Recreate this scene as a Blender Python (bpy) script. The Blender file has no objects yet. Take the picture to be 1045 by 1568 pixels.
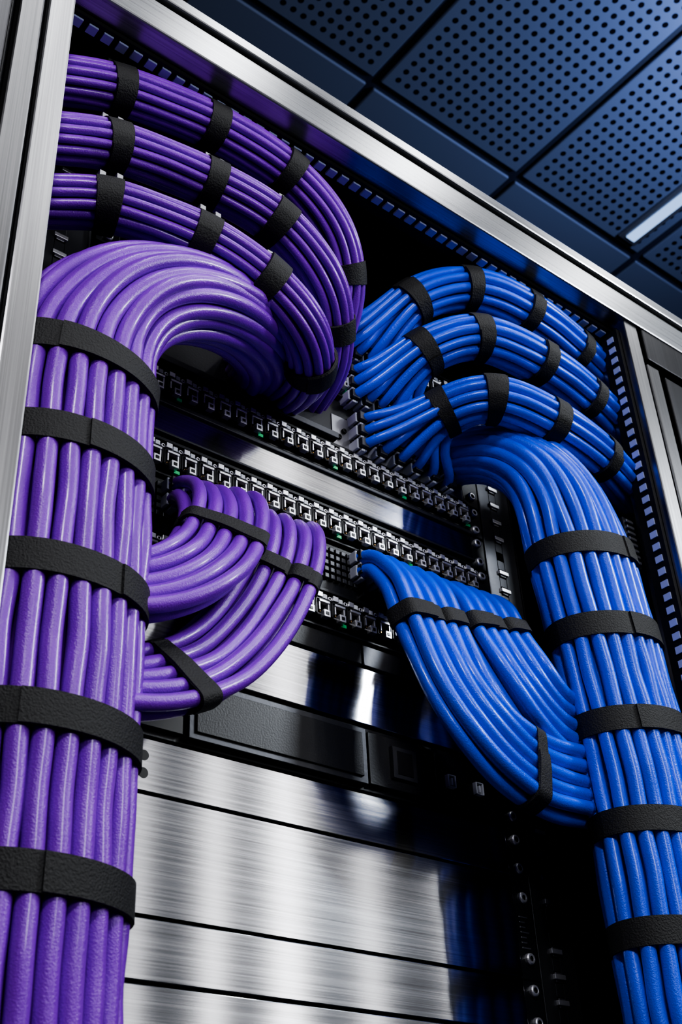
import bpy, math, random
from mathutils import Vector, Matrix
random.seed(7)
ZO = 1.15   # camera height above floor; all z below are relative to it

# ------------------------------------------------------------------ materials
def newmat(name):
    m = bpy.data.materials.new(name); m.use_nodes = True
    nt = m.node_tree
    return m, nt, nt.nodes['Principled BSDF']
def setp(b, **k):
    for a, v in k.items():
        b.inputs[a.replace('_', ' ')].default_value = v
def noise_bump(nt, b, scale, strength, dist=0.001, vec_scale=None, detail=3):
    tc = nt.nodes.new('ShaderNodeTexCoord'); n = nt.nodes.new('ShaderNodeTexNoise')
    mp = nt.nodes.new('ShaderNodeMapping')
    if vec_scale: mp.inputs['Scale'].default_value = vec_scale
    nt.links.new(tc.outputs['Object'], mp.inputs['Vector']); nt.links.new(mp.outputs[0], n.inputs['Vector'])
    n.inputs['Scale'].default_value = scale; n.inputs['Detail'].default_value = detail
    bp = nt.nodes.new('ShaderNodeBump'); bp.inputs['Strength'].default_value = strength; bp.inputs['Distance'].default_value = dist
    nt.links.new(n.outputs['Fac'], bp.inputs['Height']); nt.links.new(bp.outputs[0], b.inputs['Normal'])
    return n
def cable_mat(name, col, dark, rough=0.34):
    m, nt, b = newmat(name)
    n = noise_bump(nt, b, 800, 0.42, 0.001)
    tc = nt.nodes.new('ShaderNodeTexCoord'); n2 = nt.nodes.new('ShaderNodeTexNoise'); n2.inputs['Scale'].default_value = 30
    nt.links.new(tc.outputs['Object'], n2.inputs['Vector'])
    r = nt.nodes.new('ShaderNodeMixRGB'); r.inputs[1].default_value = (*dark, 1); r.inputs[2].default_value = (*col, 1)
    nt.links.new(n2.outputs['Fac'], r.inputs[0]); nt.links.new(r.outputs[0], b.inputs['Base Color'])
    b.inputs['Roughness'].default_value = rough
    b.inputs['Specular IOR Level'].default_value = 0.5
    b.inputs['Coat Weight'].default_value = 0.35; b.inputs['Coat Roughness'].default_value = 0.17
    return m
def simple(name, col, rough=0.5, metal=0.0, bump=None):
    m, nt, b = newmat(name)
    setp(b, Base_Color=(*col, 1), Roughness=rough, Metallic=metal)
    if bump: noise_bump(nt, b, bump[0], bump[1], bump[2] if len(bump) > 2 else 0.001)
    return m
def brushed(name, col, rough=0.3, axis='X', aniso=0.75, var=.03):
    m, nt, b = newmat(name)
    sc = {'X': (2, 400, 400), 'Z': (400, 400, 2)}[axis]
    tc = nt.nodes.new('ShaderNodeTexCoord'); mp = nt.nodes.new('ShaderNodeMapping'); mp.inputs['Scale'].default_value = sc
    n = nt.nodes.new('ShaderNodeTexNoise'); n.inputs['Scale'].default_value = 2.0; n.inputs['Detail'].default_value = 4
    nt.links.new(tc.outputs['Object'], mp.inputs[0]); nt.links.new(mp.outputs[0], n.inputs['Vector'])
    cr = nt.nodes.new('ShaderNodeMapRange'); cr.inputs['To Min'].default_value = rough - var; cr.inputs['To Max'].default_value = rough + var
    nt.links.new(n.outputs['Fac'], cr.inputs['Value']); nt.links.new(cr.outputs[0], b.inputs['Roughness'])
    mx = nt.nodes.new('ShaderNodeMixRGB'); mx.inputs[1].default_value = (*[c*0.5 for c in col], 1); mx.inputs[2].default_value = (*[min(1, c*1.45) for c in col], 1)
    nt.links.new(n.outputs['Fac'], mx.inputs[0]); nt.links.new(mx.outputs[0], b.inputs['Base Color'])
    b.inputs['Metallic'].default_value = 1
    b.inputs['Anisotropic'].default_value = aniso
    cx = nt.nodes.new('ShaderNodeCombineXYZ')
    v = (0, 0, 1) if axis == 'X' else (1, 0, 0)
    for i in range(3): cx.inputs[i].default_value = v[i]
    nt.links.new(cx.outputs[0], b.inputs['Tangent'])
    bp = nt.nodes.new('ShaderNodeBump'); bp.inputs['Strength'].default_value = 0.03; bp.inputs['Distance'].default_value = 0.0003
    nt.links.new(n.outputs['Fac'], bp.inputs['Height']); nt.links.new(bp.outputs[0], b.inputs['Normal'])
    return m
M = {}
M['purple'] = cable_mat('purple_cable_jacket', (0.30, 0.048, 0.64), (0.18, 0.024, 0.45))
M['blue'] = cable_mat('blue_cable_jacket', (0.002, 0.105, 1.0), (0.001, 0.07, 0.72))
M['strap'] = simple('black_hook_loop_strap', (0.016, 0.016, 0.017), 0.65, 0, (650, 0.7, 0.0012))
M['steel'] = brushed('brushed_steel_horizontal', (0.46, 0.47, 0.50), 0.135, 'X', .9, .02)
M['steelb'] = brushed('brushed_steel_beam', (0.34, 0.345, 0.36), 0.28, 'X', .5)
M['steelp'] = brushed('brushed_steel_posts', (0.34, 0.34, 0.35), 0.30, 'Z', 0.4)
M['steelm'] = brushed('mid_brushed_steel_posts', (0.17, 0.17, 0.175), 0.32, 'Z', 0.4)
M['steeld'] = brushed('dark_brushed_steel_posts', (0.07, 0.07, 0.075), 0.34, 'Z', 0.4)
M['black'] = simple('black_powder_coat', (0.014, 0.015, 0.018), 0.38, 0.2, (600, 0.15))
M['blackplastic'] = simple('black_plastic', (0.012, 0.012, 0.015), 0.3)
M['darkgrey'] = simple('dark_grey_metal', (0.07, 0.072, 0.08), 0.38, 0.7, (300, 0.1))
M['grey'] = simple('grey_galvanised_metal', (0.30, 0.30, 0.32), 0.42, 0.9)
M['chrome'] = simple('nickel_screws', (0.75, 0.75, 0.78), 0.38, 0.85)
M['gold'] = simple('gold_contacts', (0.8, 0.5, 0.2), 0.3, 1.0)
M['white'] = simple('label_white', (0.6, 0.62, 0.66), 0.5)
M['plug'] = simple('clear_grey_plug', (0.42, 0.44, 0.50), 0.25)
M['green'] = simple('pcb_green', (0.04, 0.6, 0.2), 0.4)
M['inside'] = simple('rack_interior_black', (0.006, 0.006, 0.008), 0.6, 0, (200, 0.1))
M['slot'] = simple('slot_back_bluegrey', (0.42, 0.46, 0.72), 0.45, 0.1)

# ------------------------------------------------------------------ helpers
COL = bpy.context.scene.collection
def empty(name):
    e = bpy.data.objects.new(name, None); COL.objects.link(e); e.empty_display_size = 0.05
    return e
class MB:
    def __init__(s): s.v = []; s.f = []; s.m = []; s.mats = []
    def mi(s, k):
        if k not in s.mats: s.mats.append(k)
        return s.mats.index(k)
    def box(s, x0, x1, y0, y1, z0, z1, k):
        i = len(s.v); c = s.mi(k)
        s.v += [(x0,y0,z0),(x1,y0,z0),(x1,y1,z0),(x0,y1,z0),(x0,y0,z1),(x1,y0,z1),(x1,y1,z1),(x0,y1,z1)]
        for f in [(0,3,2,1),(4,5,6,7),(0,1,5,4),(1,2,6,5),(2,3,7,6),(3,0,4,7)]:
            s.f.append(tuple(i+a for a in f)); s.m.append(c)
    def cyl(s, cx, cz, y0, y1, r, k, n=20, socket=None):
        c = s.mi(k); i = len(s.v)
        for y, rr in ((y1, r), (y0+r*0.25, r), (y0, r*0.8)):
            for a in range(n):
                t = 2*math.pi*a/n; s.v.append((cx+rr*math.cos(t), y, cz+rr*math.sin(t)))
        for L in range(2):
            for a in range(n):
                b = (a+1) % n
                s.f.append((i+L*n+a, i+L*n+b, i+(L+1)*n+b, i+(L+1)*n+a)); s.m.append(c)
        j = len(s.v)
        for y, rr in ((y0, r*0.42), (y0+r*0.5, r*0.36)):
            for a in range(n):
                t = 2*math.pi*a/n; s.v.append((cx+rr*math.cos(t), y, cz+rr*math.sin(t)))
        for a in range(n):
            b = (a+1) % n
            s.f.append((i+2*n+a, i+2*n+b, j+b, j+a)); s.m.append(c)
            s.f.append((j+a, j+b, j+n+b, j+n+a)); s.m.append(s.mi('blackplastic'))
        s.f.append(tuple(j+n+a for a in range(n))); s.m.append(s.mi('blackplastic'))
    def obj(s, name, parent=None, bevel=0.0, smooth=False, split=False):
        me = bpy.data.meshes.new(name)
        me.from_pydata([(a, b, c+ZO) for a, b, c in s.v], [], s.f)
        for k in s.mats: me.materials.append(M[k])
        me.polygons.foreach_set('material_index', s.m)
        if smooth: me.polygons.foreach_set('use_smooth', [True]*len(me.polygons))
        me.update()
        o = bpy.data.objects.new(name, me); COL.objects.link(o)
        if parent: o.parent = parent
        if bevel:
            md = o.modifiers.new('bevel', 'BEVEL'); md.width = bevel; md.segments = 2; md.limit_method = 'ANGLE'
        if split:
            md = o.modifiers.new('edges', 'EDGE_SPLIT'); md.split_angle = math.radians(38)
        return o

# ------------------------------------------------------------------ path / bundle tools
def catmull(pts, per=24):
    P = [tuple(p) for p in pts]
    n = len(P); out = []
    ext = [tuple(2*a-b for a, b in zip(P[0], P[1]))] + P + [tuple(2*a-b for a, b in zip(P[-1], P[-2]))]
    for i in range(1, n):
        p0, p1, p2, p3 = ext[i-1], ext[i], ext[i+1], ext[i+2]
        for k in range(per):
            t = k/per
            out.append([0.5*((2*b)+(-a+c)*t+(2*a-5*b+4*c-d)*t*t+(-a+3*b-3*c+d)*t**3) for a, b, c, d in zip(p0, p1, p2, p3)])
    out.append(list(P[-1]))
    return out
def resample(pts, step):
    L = [0]
    for a, b in zip(pts, pts[1:]):
        L.append(L[-1] + math.dist(a[:3], b[:3]))
    n = max(4, int(L[-1]/step)); res = []; j = 0
    for i in range(n+1):
        s = L[-1]*i/n
        while j < len(L)-2 and L[j+1] < s: j += 1
        t = (s-L[j])/max(1e-9, L[j+1]-L[j])
        res.append([a+(b-a)*t for a, b in zip(pts[j], pts[j+1])])
    return res, L[-1]/n
def smooth_path(p, it=6):
    for _ in range(it):
        q = [list(a) for a in p]
        for i in range(1, len(p)-1):
            q[i] = [(a+2*b+c)/4 for a, b, c in zip(p[i-1], p[i], p[i+1])]
        p = q
    return p
def frames(P, u0):
    T = []
    for i in range(len(P)):
        a = P[max(0, i-1)]; b = P[min(len(P)-1, i+1)]
        T.append((Vector(b[:3])-Vector(a[:3])).normalized())
    U = []; u = Vector(u0)
    for t in T:
        u = (u - t*u.dot(t)).normalized(); U.append(u.copy())
    V = [t.cross(u) for t, u in zip(T, U)]
    return T, U, V
def tube(mb, C, r, k, sides=14):
    T, U, V = frames([tuple(c) for c in C], (0.31, 0.77, 0.55))
    i0 = len(mb.v); c = mb.mi(k); cs = [(math.cos(2*math.pi*a/sides), math.sin(2*math.pi*a/sides)) for a in range(sides)]
    for p, u, v in zip(C, U, V):
        for a, b in cs: mb.v.append(tuple(p+u*(a*r)+v*(b*r)))
    for i in range(len(C)-1):
        for a in range(sides):
            b = (a+1) % sides
            mb.f.append((i0+i*sides+a, i0+i*sides+b, i0+(i+1)*sides+b, i0+(i+1)*sides+a)); mb.m.append(c)
    mb.f.append(tuple(i0+a for a in range(sides))[::-1]); mb.m.append(c)
    e = i0+(len(C)-1)*sides
    mb.f.append(tuple(e+a for a in range(sides))); mb.m.append(c)
def hull(pts):
    pts = sorted(set(pts))
    def half(ps):
        h = []
        for p in ps:
            while len(h) >= 2 and (h[-1][0]-h[-2][0])*(p[1]-h[-2][1])-(h[-1][1]-h[-2][1])*(p[0]-h[-2][0]) <= 0: h.pop()
            h.append(p)
        return h[:-1]
    return half(pts)+half(pts[::-1])
def resamp_closed(h, n):
    h = h+[h[0]]; L = [0]
    for a, b in zip(h, h[1:]): L.append(L[-1]+math.dist(a, b))
    out = []; j = 0
    for i in range(n):
        s = L[-1]*i/n
        while L[j+1] < s: j += 1
        t = (s-L[j])/max(1e-9, L[j+1]-L[j]); out.append((h[j][0]+(h[j+1][0]-h[j][0])*t, h[j][1]+(h[j+1][1]-h[j][1])*t))
    return out
def ring_layout(a, b, r):
    out = []; aa, bb = a-r, b-r
    while aa > 0 and bb > 0:
        N = 400; e = [(aa*math.cos(2*math.pi*i/N), bb*math.sin(2*math.pi*i/N)) for i in range(N)]
        per = sum(math.dist(e[i], e[(i+1) % N]) for i in range(N)); n = int(per/(2*r*1.0))
        if n < 3: out.append((0, 0)); break
        out += resamp_closed(e, n)
        aa -= 2*r*0.95; bb -= 2*r*0.95
    return out
def grid_layout(nx, ny, r):
    return [((i-(nx-1)/2+(0.25 if j % 2 else -0.25))*2*r, (j-(ny-1)/2)*2*r*0.93) for j in range(ny) for i in range(nx)]
def sstep(x): x = min(1, max(0, x)); return x*x*(3-2*x)

def bundle(name, kind, ctrl, layout, r, u0, straps=(), strap_w=0.02, step=0.008, jit=0.0012,
           fan_start=None, fan_len=0.06, clips=False, rj=0.02, boot=1.0):
    """ctrl: (x,y,z[,su,sv]); layout: strand offsets; straps: list of ((x,y,z), subset or None)"""
    root = empty(name)
    ctrl = [tuple(c)+(1.0, 1.0) if len(c) == 3 else tuple(c) for c in ctrl]
    P, ds = resample(catmull(ctrl), step); P = smooth_path(P, 10)
    T, U, V = frames(P, u0); n = len(P)
    sidx = []
    for sp in straps:
        pt, sub = sp[0], (sp[1] if len(sp) > 1 else None)
        k = min(range(n), key=lambda i: math.dist(P[i][:3], pt)); sidx.append((k, sub))
    damp = []
    for i in range(n):
        d = min([abs(i-k)*ds for k, _ in sidx]+[1.0])
        damp.append(sstep((d-strap_w*0.5)/0.045))
    mb = MB()
    for q, (a, b) in enumerate(layout):
        ph = [random.uniform(0, 6.28) for _ in range(4)]; f1, f2 = random.uniform(10, 22), random.uniform(24, 40)
        C = []
        for i in range(n):
            s = i*ds; jx = damp[i]*jit*(math.sin(f1*s+ph[0])+0.4*math.sin(f2*s+ph[1])); jy = damp[i]*jit*(math.sin(f1*s+ph[2])+0.4*math.sin(f2*s+ph[3]))
            su, sv = P[i][3], P[i][4]
            p = Vector(P[i][:3])+U[i]*(a*su+jx)+V[i]*(b*sv+jy)
            if fan_start is not None and s < fan_len:
                t = Vector(fan_start[q % len(fan_start)])+Vector((0, -1, 0))*min(s, 0.034)
                p = t.lerp(p, sstep((s-.012)/(fan_len-.012)))
            C.append(p)
        for _ in range(3):
            C = [C[0]]+[(C[i-1]+C[i]*2+C[i+1])/4 for i in range(1, n-1)]+[C[-1]]
        tube(mb, C, r*random.uniform(1-rj*1.5, 1+rj), kind)
    mb.obj('cables', root, smooth=True)
    sb = MB(); c = sb.mi('strap'); NH = 64
    cl = MB()
    for k, sub in sidx:
        idx = sub if sub is not None else range(len(layout))
        def section(i, grow):
            su, sv = P[i][3], P[i][4]; pts = []
            for q in idx:
                a, b = layout[q]
                for t in range(14):
                    th = 2*math.pi*t/14; pts.append((round(a*su+(r+grow)*math.cos(th), 6), round(b*sv+(r+grow)*math.sin(th), 6)))
            return hull(pts)
        h0 = section(k, 0.0006)
        cx = sum(p[0] for p in h0)/len(h0); cy = sum(p[1] for p in h0)/len(h0)
        h = resamp_closed(h0, NH)
        for _ in range(2):
            h = [((h[i-1][0]+2*h[i][0]+h[(i+1) % NH][0])/4, (h[i-1][1]+2*h[i][1]+h[(i+1) % NH][1])/4) for i in range(NH)]
        def band(th0, th1, w, lo, hi):
            ks = [-w/2, -w/2+0.0003, -w/4, 0, w/4, w/2-0.0003, w/2]
            gr = [th0, th1, th1, th1, th1, th1, th0]
            i0 = len(sb.v); nn = hi-lo+1
            def place(off, g, m_):
                fi = k+off/ds; i1 = int(math.floor(fi)); i1 = max(0, min(n-2, i1)); tt = fi-i1
                p = Vector(P[i1][:3]).lerp(Vector(P[i1+1][:3]), tt); u = U[i1].lerp(U[i1+1], tt); v = V[i1].lerp(V[i1+1], tt)
                a, b = h[m_ % NH]; d = math.hypot(a-cx, b-cy) or 1
                return tuple(p+u*(a+(a-cx)/d*g)+v*(b+(b-cy)/d*g))
            for off, g in zip(ks, gr):
                for m_ in range(lo, hi+1): sb.v.append(place(off, g, m_))
            for m_ in range(lo, hi+1): sb.v.append(place(w/2, -0.0002, m_))
            for m_ in range(lo, hi+1): sb.v.append(place(-w/2, -0.0002, m_))
            rows = [8]+list(range(7))+[7]
            for a_, b_ in zip(rows, rows[1:]):
                for m_ in range(nn-1):
                    sb.f.append((i0+a_*nn+m_, i0+a_*nn+m_+1, i0+b_*nn+m_+1, i0+b_*nn+m_)); sb.m.append(c)
            if hi-lo < NH:
                for e in (0, nn-1):
                    sb.f.append(tuple(i0+q*nn+e for q in rows[:-1])+(i0+7*nn+e,)); sb.m.append(c)
        band(0.0002, 0.0009, strap_w, 0, NH)
        # overlapping free end: finish it on the side facing the aisle so the step is visible
        ff = max(range(NH), key=lambda q: -(U[k]*h[q][0]+V[k]*h[q][1]).y)
        st = (ff + random.randint(-8, 8)) % NH
        band(0.0009, 0.0026, strap_w*0.97, st, st+26)
        if clips:
            m_ = max(range(NH), key=lambda q: (Vector(U[k])*h[q][0]+Vector(V[k])*h[q][1]).z)
            p = Vector(P[k][:3])+U[k]*h[m_][0]*1.1+V[k]*h[m_][1]*1.1
            for dx in (-strap_w*0.42, strap_w*0.28):
                q = p+T[k]*dx
                cl.box(q.x-0.003, q.x+0.003, q.y-0.009, q.y+0.003, q.z-.001, q.z+0.0055, 'grey')
    if sb.v: sb.obj('straps', root, smooth=True, split=True)
    if cl.v: cl.obj('buckles', root, bevel=0.0006)
    if fan_start is not None:
        pb = MB()
        for q in range(len(layout)):
            x, y, z = fan_start[q]; s_ = boot
            pb.box(x-0.0064*s_, x+0.0064*s_, y-0.020, y+0.010, z-0.006*s_, z+0.006*s_, 'plug')
            pb.box(x-0.0050*s_, x+0.0050*s_, y-0.026, y-0.020, z-0.005*s_, z+0.005*s_, 'darkgrey')
            pb.box(x-0.0024, x+0.0024, y-0.022, y+0.004, z-0.009*s_, z-0.006*s_, 'plug')
            pb.box(x-0.004, x+0.004, y-0.0205, y-0.012, z-0.0065*s_, z+0.0065*s_, 'blackplastic')
        pb.obj('plugs', root, bevel=0.0008)
    return root

def targets(layout, xs, zs, y, flip=False):
    """map strands to jack positions keeping order. flip: layout is (z, -x) instead of (x, z)"""
    L = [(-b, a) for a, b in layout] if flip else list(layout)
    n = len(L); rows = len(zs); colsn = math.ceil(n/rows); res = [None]*n
    order = sorted(range(n), key=lambda i: L[i][0])
    for c in range(colsn):
        grp = sorted(order[c*rows:(c+1)*rows], key=lambda i: -L[i][1])
        x = xs[0]+(xs[1]-xs[0])*(c/max(1, colsn-1))
        for r_, q in enumerate(grp): res[q] = (x, y, zs[r_])
    return res

# ------------------------------------------------------------------ purple trunk with arch
PY = 0.66
lay = ring_layout(0.066, 0.045, 0.0076)
pz = [0.606, 0.523, 0.419, 0.319, 0.221, 0.12, 0.02, -0.1, -0.25, -0.45, -0.7]
bundle('purple_cable_trunk', 'purple',
       [(.308,PY,-1.12),(.308,PY,-.6),(.308,PY,-.1),(.308,PY,.2),(.308,PY,.45),(.308,PY,.60,1,1),(.315,.657,.650,.90,.95),(.338,.65,.694,.74,.92),
        (.384,.65,.728,.58,.9),(.440,.66,.749,.47,.85),(.490,.685,.763,.41,.75),(.527,.72,.778,.38,.6),(.54,.78,.80,.38,.5)],
       lay, 0.0071, (1, 0, 0), [((.308, PY, z),) for z in pz], 0.024, jit=0.0017, rj=.05)

# ------------------------------------------------------------------ upper purple bundles
laySm = ring_layout(0.0235, 0.0235, 0.0044)
B1 = [(.14,.72,.93),(.22,.70,.945),(.283,.68,.960),(.330,.67,.972),(.423,.66,.981),(.516,.66,.975),(.578,.668,.943),(.610,.69,.912),(.624,.72,.880),(.632,.775,.845)]
B2 = [(.14,.72,.85),(.22,.70,.865),(.281,.68,.878),(.328,.67,.893),(.421,.66,.899),(.493,.65,.883),(.556,.66,.851),(.589,.69,.828),(.607,.72,.812),(.615,.775,.80)]
B3 = [(.14,.72,.775),(.22,.70,.785),(.281,.68,.798),(.322,.66,.804),(.405,.64,.796),(.468,.635,.777),(.517,.645,.757),(.552,.68,.753),(.568,.72,.765),(.578,.775,.79)]
for B in (B1, B2, B3):
    bundle('purple_cable_bundle', 'purple', B, laySm, 0.0042, (0, 0, 1), [(B[3],), (B[4],), (B[5],), (B[7],)], 0.021, step=0.006, jit=0.0007, clips=True, rj=.05)

# ------------------------------------------------------------------ purple loops to lower patch panel
layG = grid_layout(5, 2, 0.0066)
A = [(.480,.765,.606),(.477,.738,.606),(.469,.706,.588),(.459,.682,.553),(.443,.668,.513),(.418,.655,.478),(.384,.655,.450),(.34,.66,.435),(.30,.66,.43)]
Bp = [(.552,.765,.606),(.549,.738,.606),(.539,.708,.578),(.522,.693,.535),(.497,.683,.487),(.465,.675,.440),(.424,.665,.398),(.377,.66,.373),(.33,.66,.362),(.30,.66,.355)]
bundle('purple_patch_cables', 'purple', A, layG, 0.0063, (1, 0, 0), [((.447,.67,.522), None)], 0.017, step=0.006, jit=0.0012,
       fan_start=targets(layG, (.448, .514), (.614, .598), .765), fan_len=.06, rj=.05)
bundle('purple_patch_cables', 'purple', Bp, layG, 0.0063, (1, 0, 0), [((.514,.69,.517), [0,1,2,5,6,7]), ((.514,.69,.517), [3,4,8,9]), ((.405,.66,.389), None)], 0.017, step=0.006, jit=0.0012,
       fan_start=targets(layG, (.526, .588), (.614, .598), .765), fan_len=.06, rj=.05)

# ------------------------------------------------------------------ blue trunk with arch
bz = [(.878,.645),(.891,.553),(.903,.463),(.909,.367),(.911,.265),(.913,.16),(.913,.05),(.913,-.1),(.913,-.3),(.913,-.55),(.913,-.85)]
layB = ring_layout(0.068, 0.045, 0.0076)
bundle('blue_cable_trunk', 'blue',
       [(.913,PY,-1.12),(.913,PY,-.6),(.913,PY,-.1),(.911,PY,.2),(.909,PY,.38),(.900,PY,.49),(.888,PY,.585),(.878,PY,.655,1,1),(.866,.662,.708,.88,.95),(.850,.672,.748,.72,.85),
        (.828,.695,.778,.54,.75),(.812,.73,.793,.44,.6),(.804,.78,.80,.4,.5)],
       layB, 0.0071, (1, 0, 0), [((x, PY, z),) for x, z in bz], 0.024, jit=0.0017, rj=.05)

# ------------------------------------------------------------------ upper blue bundles
layBl = ring_layout(0.0265, 0.0265, 0.0055)
b1 = [(.690,.765,.890),(.693,.735,.905),(.717,.70,.945),(.775,.67,.974),(.855,.66,.977),(.950,.67,.975),(1.03,.685,.968),(1.10,.70,.96)]
b2 = [(.700,.765,.830),(.703,.735,.843),(.722,.70,.872),(.774,.665,.897),(.855,.655,.897),(.947,.665,.895),(1.034,.685,.890),(1.10,.70,.885)]
b3 = [(.722,.765,.770),(.725,.735,.782),(.745,.70,.803),(.779,.66,.811),(.851,.645,.801),(.935,.655,.799),(1.034,.685,.80),(1.10,.70,.80)]
for B, z3, xr in ((b1, (.907,.890,.873), (.650, .735)), (b2, (.847,.830,.813), (.660, .745)), (b3, (.787,.770,.753), (.668, .790))):
    bundle('blue_cable_bundle', 'blue', B, layBl, 0.0053, (0, 0, 1), [(B[2],), (B[3],), (B[4],), (B[5],), (B[6],)], 0.018, step=0.006, jit=0.0007,
           fan_start=targets(layBl, xr, z3, .765, True), fan_len=.08, rj=.05, boot=1.0)

# ------------------------------------------------------------------ lower blue loops
C1 = [(.694,.765,.606),(.692,.738,.604),(.687,.708,.575),(.684,.688,.523),(.690,.67,.461),(.714,.66,.419),(.752,.665,.402),(.800,.675,.400),(.86,.68,.405),(.90,.68,.41)]
C2 = [(.782,.765,.606),(.778,.738,.604),(.771,.708,.582),(.766,.69,.541),(.772,.67,.492),(.792,.668,.466),(.822,.675,.455),(.86,.68,.455),(.90,.68,.46)]
bundle('blue_patch_cables', 'blue', C1, layG, 0.0063, (1, 0, 0), [((.684,.69,.527), [0,1,2,5,6,7]), ((.684,.69,.527), [3,4,8,9]), ((.768,.67,.401), None)], 0.018, step=0.006, jit=0.0012,
       fan_start=targets(layG, (.656, .732), (.614, .598), .765), fan_len=.07, rj=.05)
bundle('blue_patch_cables', 'blue', C2, layG, 0.0063, (1, 0, 0), [((.766,.69,.543), [0,1,2,5,6,7]), ((.766,.69,.543), [3,4,8,9])], 0.018, step=0.006, jit=0.0012,
       fan_start=targets(layG, (.746, .814), (.614, .598), .765), fan_len=.07, rj=.05)

# ------------------------------------------------------------------ rack-mounted panels
D = 0.76; XL, XR = .362, .847
def ears(mb, z0, z1, x_in=.824):
    for xs in ((x_in, XR), (XL, XL+(XR-x_in))):
        mb.box(xs[0], xs[1], D, D+.004, z0+.0006, z1-.0006, 'black')
        xc = (xs[0]+xs[1])/2
        h = z1-z0
        for zc in ((z0+h*.2, z1-h*.2) if h > .03 else ((z0+z1)/2,)):
            mb.cyl(xc, zc, D-.004, D, .0052, 'chrome')
def blank(z0, z1, y=D-.003, holes=False):
    mb = MB(); ears(mb, z0, z1)
    mb.box(XL+.024, .822, y, D+.02, z0+.0012, z1-.0012, 'steel')
    if holes:
        for i, (dx, dz) in enumerate([(0, 0), (.013, .007), (-.013, .007), (.013, -.007), (-.013, -.007), (0, .014), (0, -.014)]):
            c = mb.mi('blackplastic'); j = len(mb.v)
            for a in range(18):
                t = 2*math.pi*a/18; mb.v.append((.425+dx+.0042*math.cos(t), y-.0003, (z0+z1)/2+dz+.0042*math.sin(t)))
            mb.f.append(tuple(j+a for a in range(18))); mb.m.append(c)
    if z1-z0 > .08:
        zc = (z0+z1)/2
        for i in range(7): mb.box(.829, .836 if i % 3 else .840, D-.0006, D, zc-.018+i*.0045, zc-.0165+i*.0045, 'grey')
    return mb.obj('blank_rack_panel', bevel=.0009)
z = -1.08
while z < .2:
    h = .089 if random.random() < .4 else .0445
    if z+h > .2065-1e-6: h = .2065-z
    blank(z, z+h); z += h
    if abs(z-.2065) < 1e-6: break
blank(.2065, .251)
blank(.251, .340)
blank(.340, .3845, holes=True)
blank(.447, .505)

def jack(mb, x, z, w=.0175, h=.018, lit=False):
    y = D-.004
    t = .0016
    mb.box(x-w/2, x+w/2, y-.005, D, z+h/2-t, z+h/2, 'blackplastic')
    mb.box(x-w/2, x+w/2, y-.005, D, z-h/2, z-h/2+t*1.3, 'blackplastic')
    mb.box(x-w/2, x-w/2+t, y-.005, D, z-h/2, z+h/2, 'blackplastic')
    mb.box(x+w/2-t, x+w/2, y-.005, D, z-h/2, z+h/2, 'blackplastic')
    mb.box(x-w/2, x+w/2, D-.0005, D+.001, z-h/2, z+h/2, 'inside')
    mb.box(x-.0060, x-.0044, y-.006, D, z-.004, z+.004, 'chrome')
    mb.box(x+.0044, x+.0060, y-.006, D, z-.004, z+.004, 'chrome')
    mb.box(x-.0060, x+.0060, y-.007, y-.002, z+.0042, z+.0064, 'chrome')
    for i in range(4):
        mb.box(x-.0036+i*.0022, x-.0028+i*.0022, y-.001, D, z-.003, z-.001, 'gold')
    mb.box(x-.0035, x+.0035, y-.010, y-.004, z-h/2-.003, z-h/2+.004, 'chrome')
    mb.box(x-.0018, x+.0018, y-.0105, y-.0095, z-h/2-.001, z-h/2+.002, 'blackplastic')
def patch_panel(z0, z1, x0=XL+.024, x1=.822, n=24, yrows=1, base='black', tabs=True, earmat=True):
    mb = MB(); ears(mb, z0, z1)
    mb.box(x0, x1, D, D+.03, z0, z1, base)
    mb.box(x0, x1, D-.006, D, z1-.003, z1, base)
    mb.box(x0, x1, D-.006, D, z0, z0+.002, base)
    zc = (z0+z1)/2
    for i in range(n):
        x = x0+(x1-x0)*(i+.5)/n
        jack(mb, x, zc-.002)
        if tabs:
            mb.box(x-.0070, x-.0010, D-.010, D-.004, zc+.0080, zc+.0130, 'chrome')
            mb.box(x+.001, x+.0055, D-.008, D-.004, zc+.0085, zc+.0130, 'white')
            mb.cyl(x+.0088, zc+.010, D-.008, D-.002, .0024, 'chrome', 10)
            if i % 5 == 3: mb.box(x+.002, x+.008, D-.0085, D-.003, zc-.016, zc-.0125, 'green')
    return mb.obj('patch_panel', bevel=.0003)
patch_panel(.711, .748)
patch_panel(.628, .668)
patch_panel(.530, .572)
patch_panel(.815, .860, n=22, base='darkgrey')
patch_panel(.873, .920, n=22, base='darkgrey')
mb = MB(); ears(mb, .750, .812)
mb.box(XL+.024, .822, D-.001, D+.02, .751, .811, 'black')
mb.box(XL+.024, .64, D-.012, D-.001, .751, .758, 'darkgrey')
mb.box(.64, .822, D-.002, D, .752, .790, 'grey')
for i in range(9):
    mb.cyl(.648+i*.018, .762, D-.005, D-.001, .003, 'inside', 12); mb.cyl(.655+i*.018, .772, D-.005, D-.001, .003, 'inside', 12)
mb.obj('cable_entry_panel', bevel=.0008)

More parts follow.
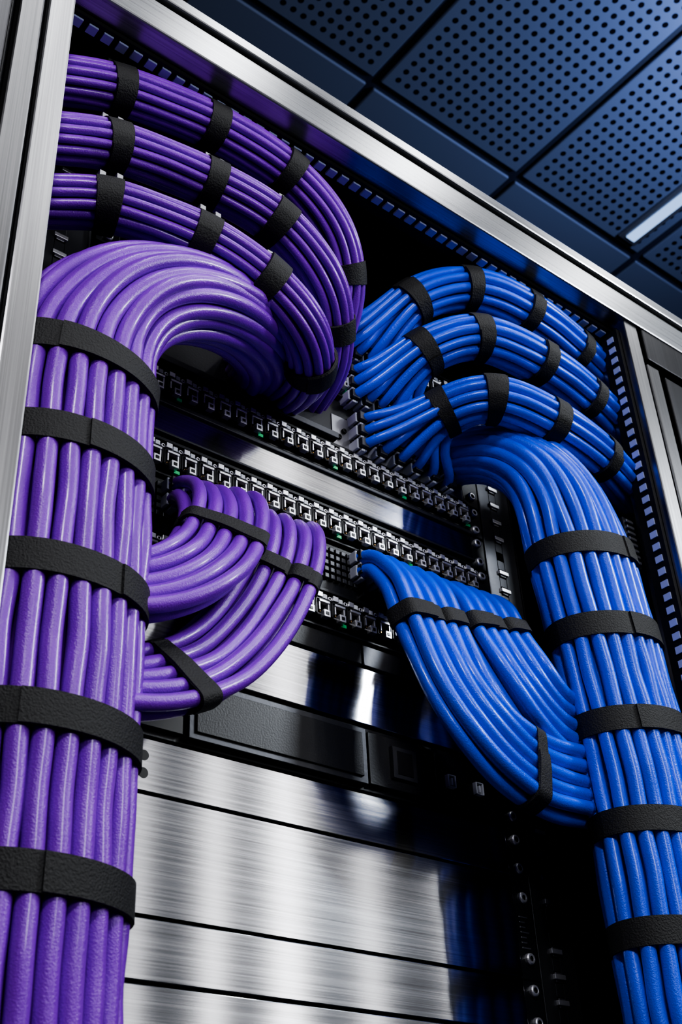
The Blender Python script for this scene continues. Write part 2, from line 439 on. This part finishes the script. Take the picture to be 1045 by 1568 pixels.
mb = MB(); ears(mb, .670, .7095)
mb.box(XL+.024, .822, D-.006, D+.02, .671, .7085, 'steel')
mb.box(XL+.024, .822, D-.009, D-.005, .7045, .7085, 'darkgrey')
mb.box(XL+.024, .822, D-.009, D-.005, .671, .6735, 'darkgrey')
mb.obj('cable_management_panel', bevel=.001)
mb = MB(); ears(mb, .5735, .6265)
mb.box(XL+.024, .822, D-.002, D+.02, .574, .626, 'black')
for i in range(60):
    x = .395+i*.007
    if .60 < x < .66 or x < .45:
        for j in range(5):
            mb.box(x, x+.005, D-.006, D-.002, .585+j*.0075, .590+j*.0075, 'darkgrey')
mb.box(.598, .602, D-.008, D, .578, .623, 'blackplastic'); mb.box(.663, .667, D-.008, D, .578, .623, 'blackplastic')
mb.obj('vented_network_switch', bevel=.0006)
mb = MB(); ears(mb, .506, .529)
mb.box(XL+.024, .66, D-.003, D+.02, .507, .528, 'black'); mb.box(.662, .822, D-.003, D+.02, .507, .528, 'darkgrey')
mb.obj('blank_rack_cover', bevel=.0008)
mb = MB(); ears(mb, .386, .446)
mb.box(XL+.024, .822, D-.001, D+.02, .3865, .4455, 'black')
mb.box(.388, .470, D-.006, D, .392, .440, 'blackplastic')
mb.box(.474, .655, D-.008, D, .390, .441, 'darkgrey'); mb.box(.480, .649, D-.010, D-.007, .3955, .4355, 'black')
mb.box(.659, .735, D-.006, D, .392, .440, 'black'); mb.box(.684, .712, D-.009, D-.005, .402, .432, 'darkgrey'); mb.box(.689, .707, D-.0095, D-.008, .406, .428, 'inside')
mb.box(.739, .820, D-.004, D, .392, .440, 'blackplastic')
for x in (.445, .755, .79):
    for s in (((-.005, -.0035), (-.006, .006)), ((.0035, .005), (-.006, .006)), ((-.005, .005), (.005, .006)), ((-.005, .005), (-.006, -.005))):
        mb.box(x+s[0][0], x+s[0][1], D-.0085, D-.003, .414+s[1][0], .414+s[1][1], 'white')
    mb.box(x-.001, x+.001, D-.0085, D-.003, .410, .417, 'white')
mb.obj('rack_server', bevel=.0007)

# ------------------------------------------------------------------ rack frame
rack = empty('server_rack')
FY = .62; IL, IR = .256, .995; IT = 1.008
mb = MB()
zb = -1.15
mb.box(.232, IL, FY, FY+.05, zb, 1.075, 'steelp')
mb.box(.227, .232, FY+.006, FY+.05, zb, 1.075, 'black')
mb.box(.206, .227, FY-.004, FY+.05, zb, 1.09, 'steelm')
mb.box(.201, .206, FY+.006, FY+.05, zb, 1.09, 'black')
mb.box(.10, .201, FY+.0, FY+.05, zb, 1.09, 'steeld')
mb.box(IR, IR+.024, FY, FY+.045, zb, 1.03, 'steelp')
mb.box(IR+.024, IR+.030, FY+.008, FY+.045, zb, 1.03, 'black')
mb.box(IR+.030, IR+.052, FY+.001, FY+.045, zb, .955, 'steelm')
mb.box(IR+.052, IR+.057, FY+.008, FY+.045, zb, .955, 'black')
mb.box(IR+.057, IR+.17, FY-.002, FY+.045, zb, .945, 'steeld')
mb.box(IR+.030, IR+.17, FY-.002, FY+.045, .960, 1.01, 'steeld')
mb.obj('posts', rack, bevel=.0018)
mb = MB()
mb.box(.232, 1.17, FY-.004, FY+.05, IT, 1.050, 'steelb')
mb.box(.196, 1.17, FY+.004, FY+.05, 1.050, 1.054, 'black')
mb.box(.196, 1.17, FY-.008, FY+.05, 1.054, 1.070, 'steelb')
mb.obj('top_beam', rack, bevel=.003)
mb = MB()
x = .25
mb.box(.25, 1.0, FY+.020, FY+.047, IT-.006, IT-.0012, 'inside')
while x < .985:
    mb.box(x, x+.0095, FY+.024, FY+.033, IT-.0085, IT-.005, 'slot'); x += .0155
z = -.6
mb.box(IR-.006, IR-.001, FY+.010, FY+.035, -1.1, IT-.01, 'inside')
while z < .99:
    mb.box(IR-.0075, IR-.005, FY+.016, FY+.025, z, z+.008, 'slot'); z += .0155
mb.obj('slotted_strips', rack)
mb = MB()
mb.box(.095, .10, FY+.0, 1.5, zb, 1.09, 'inside'); mb.box(1.165, 1.17, FY+.02, 1.5, zb, 1.06, 'inside')
mb.box(.10, 1.165, 1.49, 1.5, zb, 1.06, 'inside'); mb.box(.10, 1.165, FY+.05, 1.5, 1.055, 1.062, 'inside')
mb.box(.10, 1.165, FY+.05, 1.5, zb, zb+.03, 'inside')
mb.obj('enclosure', rack)
def rail(x0, x1, flip):
    mb = MB(); xc = (x0+x1)/2; w = .0105
    y0, y1 = D+.006, D+.009
    mb.box(x0, xc-w/2, y0, y1, zb, 1.05, 'darkgrey'); mb.box(xc+w/2, x1, y0, y1, zb, 1.05, 'darkgrey')
    z = -1.1; k = 0
    while z < 1.04:
        mb.box(xc-w/2, xc+w/2, y0, y1, z+.0105, z+.0222, 'darkgrey')
        if k % 2 == 0 or random.random() < .3:
            mb.box(xc-.0042, xc+.0042, y0-.001, y0+.006, z+.001, z+.0095, 'grey')
            mb.box(xc-.007, xc+.007, y0-.003, y0+.001, z+.0030, z+.0075, 'chrome')
        z += .0222; k += 1
    xo = x1 if flip else x0
    mb.box(xo-.002, xo+.002, y0, y0+.06, zb, 1.05, 'black')
    mb.box(x0 if flip else x1-.002, x0+.002 if flip else x1, y0-.004, y0+.03, zb, 1.05, 'darkgrey')
    return mb.obj('mounting_rail_'+('r' if flip else 'l'), rack, bevel=.0005)
rail(.851, .905, True); rail(.30, .358, False)
mb = MB()
for zc in (.705, .40, .10):
    mb.box(.972, .988, .664, .680, zc-.032, zc+.032, 'darkgrey')
    for i in range(8): mb.box(.974, .986, .661, .665, zc-.028+i*.0075, zc-.0245+i*.0075, 'grey')
    mb.cyl(.980, zc-.037, .664, .668, .004, 'chrome')
mb.box(.976, .986, .70, .80, -1.1, 1.04, 'black')
mb.obj('tie_brackets', rack, bevel=.0006)

# ------------------------------------------------------------------ room
H = 3.0; TS = .585
def ceil_mat():
    m, nt, b = newmat('perforated_ceiling_tile')
    N = nt.nodes; Lk = nt.links
    tc = N.new('ShaderNodeTexCoord'); sx = N.new('ShaderNodeSeparateXYZ'); Lk.new(tc.outputs['Object'], sx.inputs[0])
    def mth(op, a, bb=None):
        n = N.new('ShaderNodeMath'); n.operation = op
        for i, q in enumerate((a, bb)):
            if q is None: continue
            if isinstance(q, (int, float)): n.inputs[i].default_value = q
            else: Lk.new(q, n.inputs[i])
        return n.outputs[0]
    def cell(o, off, sp):
        s = mth('DIVIDE', mth('SUBTRACT', o, off), sp); fr = mth('FRACT', s)
        return mth('MULTIPLY', mth('SUBTRACT', fr, .5), sp)
    sp = TS/17
    cx = cell(sx.outputs[0], 1.587, sp); cy = cell(sx.outputs[1], 1.614, sp)
    d = mth('SQRT', mth('ADD', mth('MULTIPLY', cx, cx), mth('MULTIPLY', cy, cy)))
    hole = mth('LESS_THAN', d, .0088)
    tx = mth('ABSOLUTE', cell(sx.outputs[0], 1.587, TS)); ty = mth('ABSOLUTE', cell(sx.outputs[1], 1.614, TS*2))
    ins = mth('MULTIPLY', mth('LESS_THAN', tx, TS/2-sp), mth('LESS_THAN', ty, TS-sp))
    ins = mth('MULTIPLY', ins, mth('LESS_THAN', sx.outputs[1], 1.614))
    hm = mth('MULTIPLY', hole, ins)
    mx = N.new('ShaderNodeMixRGB'); mx.inputs[1].default_value = (.20, .23, .30, 1); mx.inputs[2].default_value = (.004, .005, .01, 1)
    Lk.new(hm, mx.inputs[0]); Lk.new(mx.outputs[0], b.inputs['Base Color'])
    bp = N.new('ShaderNodeBump'); bp.invert = True; bp.inputs['Distance'].default_value = .004; bp.inputs['Strength'].default_value = .6
    Lk.new(hm, bp.inputs['Height']); Lk.new(bp.outputs[0], b.inputs['Normal'])
    b.inputs['Roughness'].default_value = .38; b.inputs['Metallic'].default_value = .6
    return m
M['ceil'] = ceil_mat()
M['wall'] = simple('dark_painted_wall', (.04, .045, .06), .8, 0, (60, .1))
M['floorm'] = simple('raised_floor_vinyl', (.08, .085, .1), .4, 0, (80, .1))
M['ceilgap'] = simple('ceiling_grid_dark', (.01, .012, .02), .6)
mb = MB()
X0 = 1.587-TS*9; Y0 = 1.614-TS*8
for i in range(20):
    for j in range(9):
        fy = Y0+j*TS*2; x = X0+i*TS
        mb.box(x+.014, x+TS-.014, fy+.014, fy+2*TS-.014, H, H+.012, 'ceil')
mb.box(X0-.3, X0+20*TS+.3, Y0-.3, Y0+18*TS+.3, H+.012, H+.06, 'ceilgap')
mb.obj('ceiling', bevel=.004)
xa, xb, ya, yb = X0-.2, X0+20*TS+.2, Y0-.2, Y0+18*TS+.2
def slab(name, *a):
    m_ = MB(); m_.box(*a); return m_.obj(name)
slab('floor', xa, xb, ya, yb, -1.2, -1.15, 'floorm')
slab('wall_back', xa, xb, yb, yb+.1, -1.15, H+.05, 'wall'); slab('wall_front', xa, xb, ya-.1, ya, -1.15, H+.05, 'wall')
slab('wall_left', xa-.1, xa, ya, yb, -1.15, H+.05, 'wall'); slab('wall_right', xb, xb+.1, ya, yb, -1.15, H+.05, 'wall')

def emis(name, col, st):
    m, nt, b = newmat(name); b.inputs['Base Color'].default_value = (0, 0, 0, 1)
    b.inputs['Emission Color'].default_value = (*col, 1); b.inputs['Emission Strength'].default_value = st; return m
M['lamp'] = emis('lamp_diffuser', (.4, .6, 1), 1.1)
mb = MB(); mb.box(2.62, 2.70, 1.22, 1.58, H-.012, H, 'grey'); mb.box(2.64, 2.68, 1.235, 1.565, H-.018, H-.011, 'lamp')
mb.obj('linear_ceiling_lamp', bevel=.005)

# ------------------------------------------------------------------ lights
def area(name, loc, target, sx, sy, power, col, parent=None):
    l = bpy.data.lights.new(name, 'AREA'); l.shape = 'RECTANGLE'; l.size = sx; l.size_y = sy; l.energy = power; l.color = col
    o = bpy.data.objects.new(name, l); COL.objects.link(o); o.location = (loc[0], loc[1], loc[2]+ZO)
    d = Vector(target)-Vector(loc); o.rotation_euler = d.to_track_quat('-Z', 'Y').to_euler()
    if parent: o.parent = parent
    return o
streak_rig = empty('added_streak_lights')  # unseen bars added so the steel panels reflect vertical streaks
for i, (x, w, p) in enumerate([(.93, .08, 2.0), (1.56, .045, 1.1), (1.80, .05, 2.0), (2.04, .08, 4.2), (2.33, .05, 1.8), (2.72, .08, 3.6), (3.15, .06, .9)]):
    area('streak_light_%d' % i, (x, -1.2, 1.6), (x, 0, 1.6), w, 2.6, p, (1, .97, .95), streak_rig)
area('aisle_fill', (2.1, -1.5, 1.3), (2.1, 0, 1.3), 1.8, 2.2, 1.2, (.8, .87, 1))  # added fill, lifts the base grey in the steel reflections
overhead = empty('overhead_reflection_fill')  # unseen lights added to give the frame beams bright reflections
for i, (x, p) in enumerate([(.55, 8), (1.15, 8), (1.8, 9), (2.6, 7)]):
    area('overhead_%d' % i, (x, -.6, 2.9), (x, -.6, 0), .14, 1.2, p, (.97, .98, 1), overhead)
area('key_softbox', (-.5, -.9, 1.7), (.45, .66, .6), .26, .26, 18, (.97, .96, 1))
area('right_softbox', (2.0, -.6, 1.5), (.9, .66, .6), .26, .26, 17, (.88, .94, 1))
area('front_fill', (.35, -1.1, .95), (.65, .76, .65), .3, .3, 8, (.93, .96, 1))  # fill light added to lighten the patch panels
area('ceiling_uplight', (2.55, .55, 2.45), (2.1, 1.15, 3.0), .15, .15, 30, (.42, .56, 1))
w = bpy.data.worlds.new('world'); bpy.context.scene.world = w; w.use_nodes = True
w.node_tree.nodes['Background'].inputs[0].default_value = (.05, .08, .18, 1); w.node_tree.nodes['Background'].inputs[1].default_value = .15

# ------------------------------------------------------------------ camera
cam = bpy.data.cameras.new('camera'); co = bpy.data.objects.new('camera', cam); COL.objects.link(co)
Vv = Vector((-155, -2796, 1882)).normalized(); Xv = Vector((2728, 1116, 1882)); Xv = (Xv-Vv*Xv.dot(Vv)).normalized(); Yv = Vv.cross(Xv)
right = Vector((Xv.x, Yv.x, Vv.x)); down = Vector((Xv.y, Yv.y, Vv.y)); fwd = Vector((Xv.z, Yv.z, Vv.z))
R = Matrix((right, -down, -fwd)).transposed()
co.matrix_world = Matrix.Translation((0, 0, ZO)) @ R.to_4x4()
cam.sensor_fit = 'VERTICAL'; cam.sensor_height = 36; cam.lens = 43.2
cam.clip_start = .02
cam.dof.use_dof = True; cam.dof.focus_distance = 1.08; cam.dof.aperture_fstop = 16
bpy.context.scene.camera = co
try:
    bpy.context.scene.view_settings.look = 'AgX - High Contrast'
except Exception as e: print('look', e)
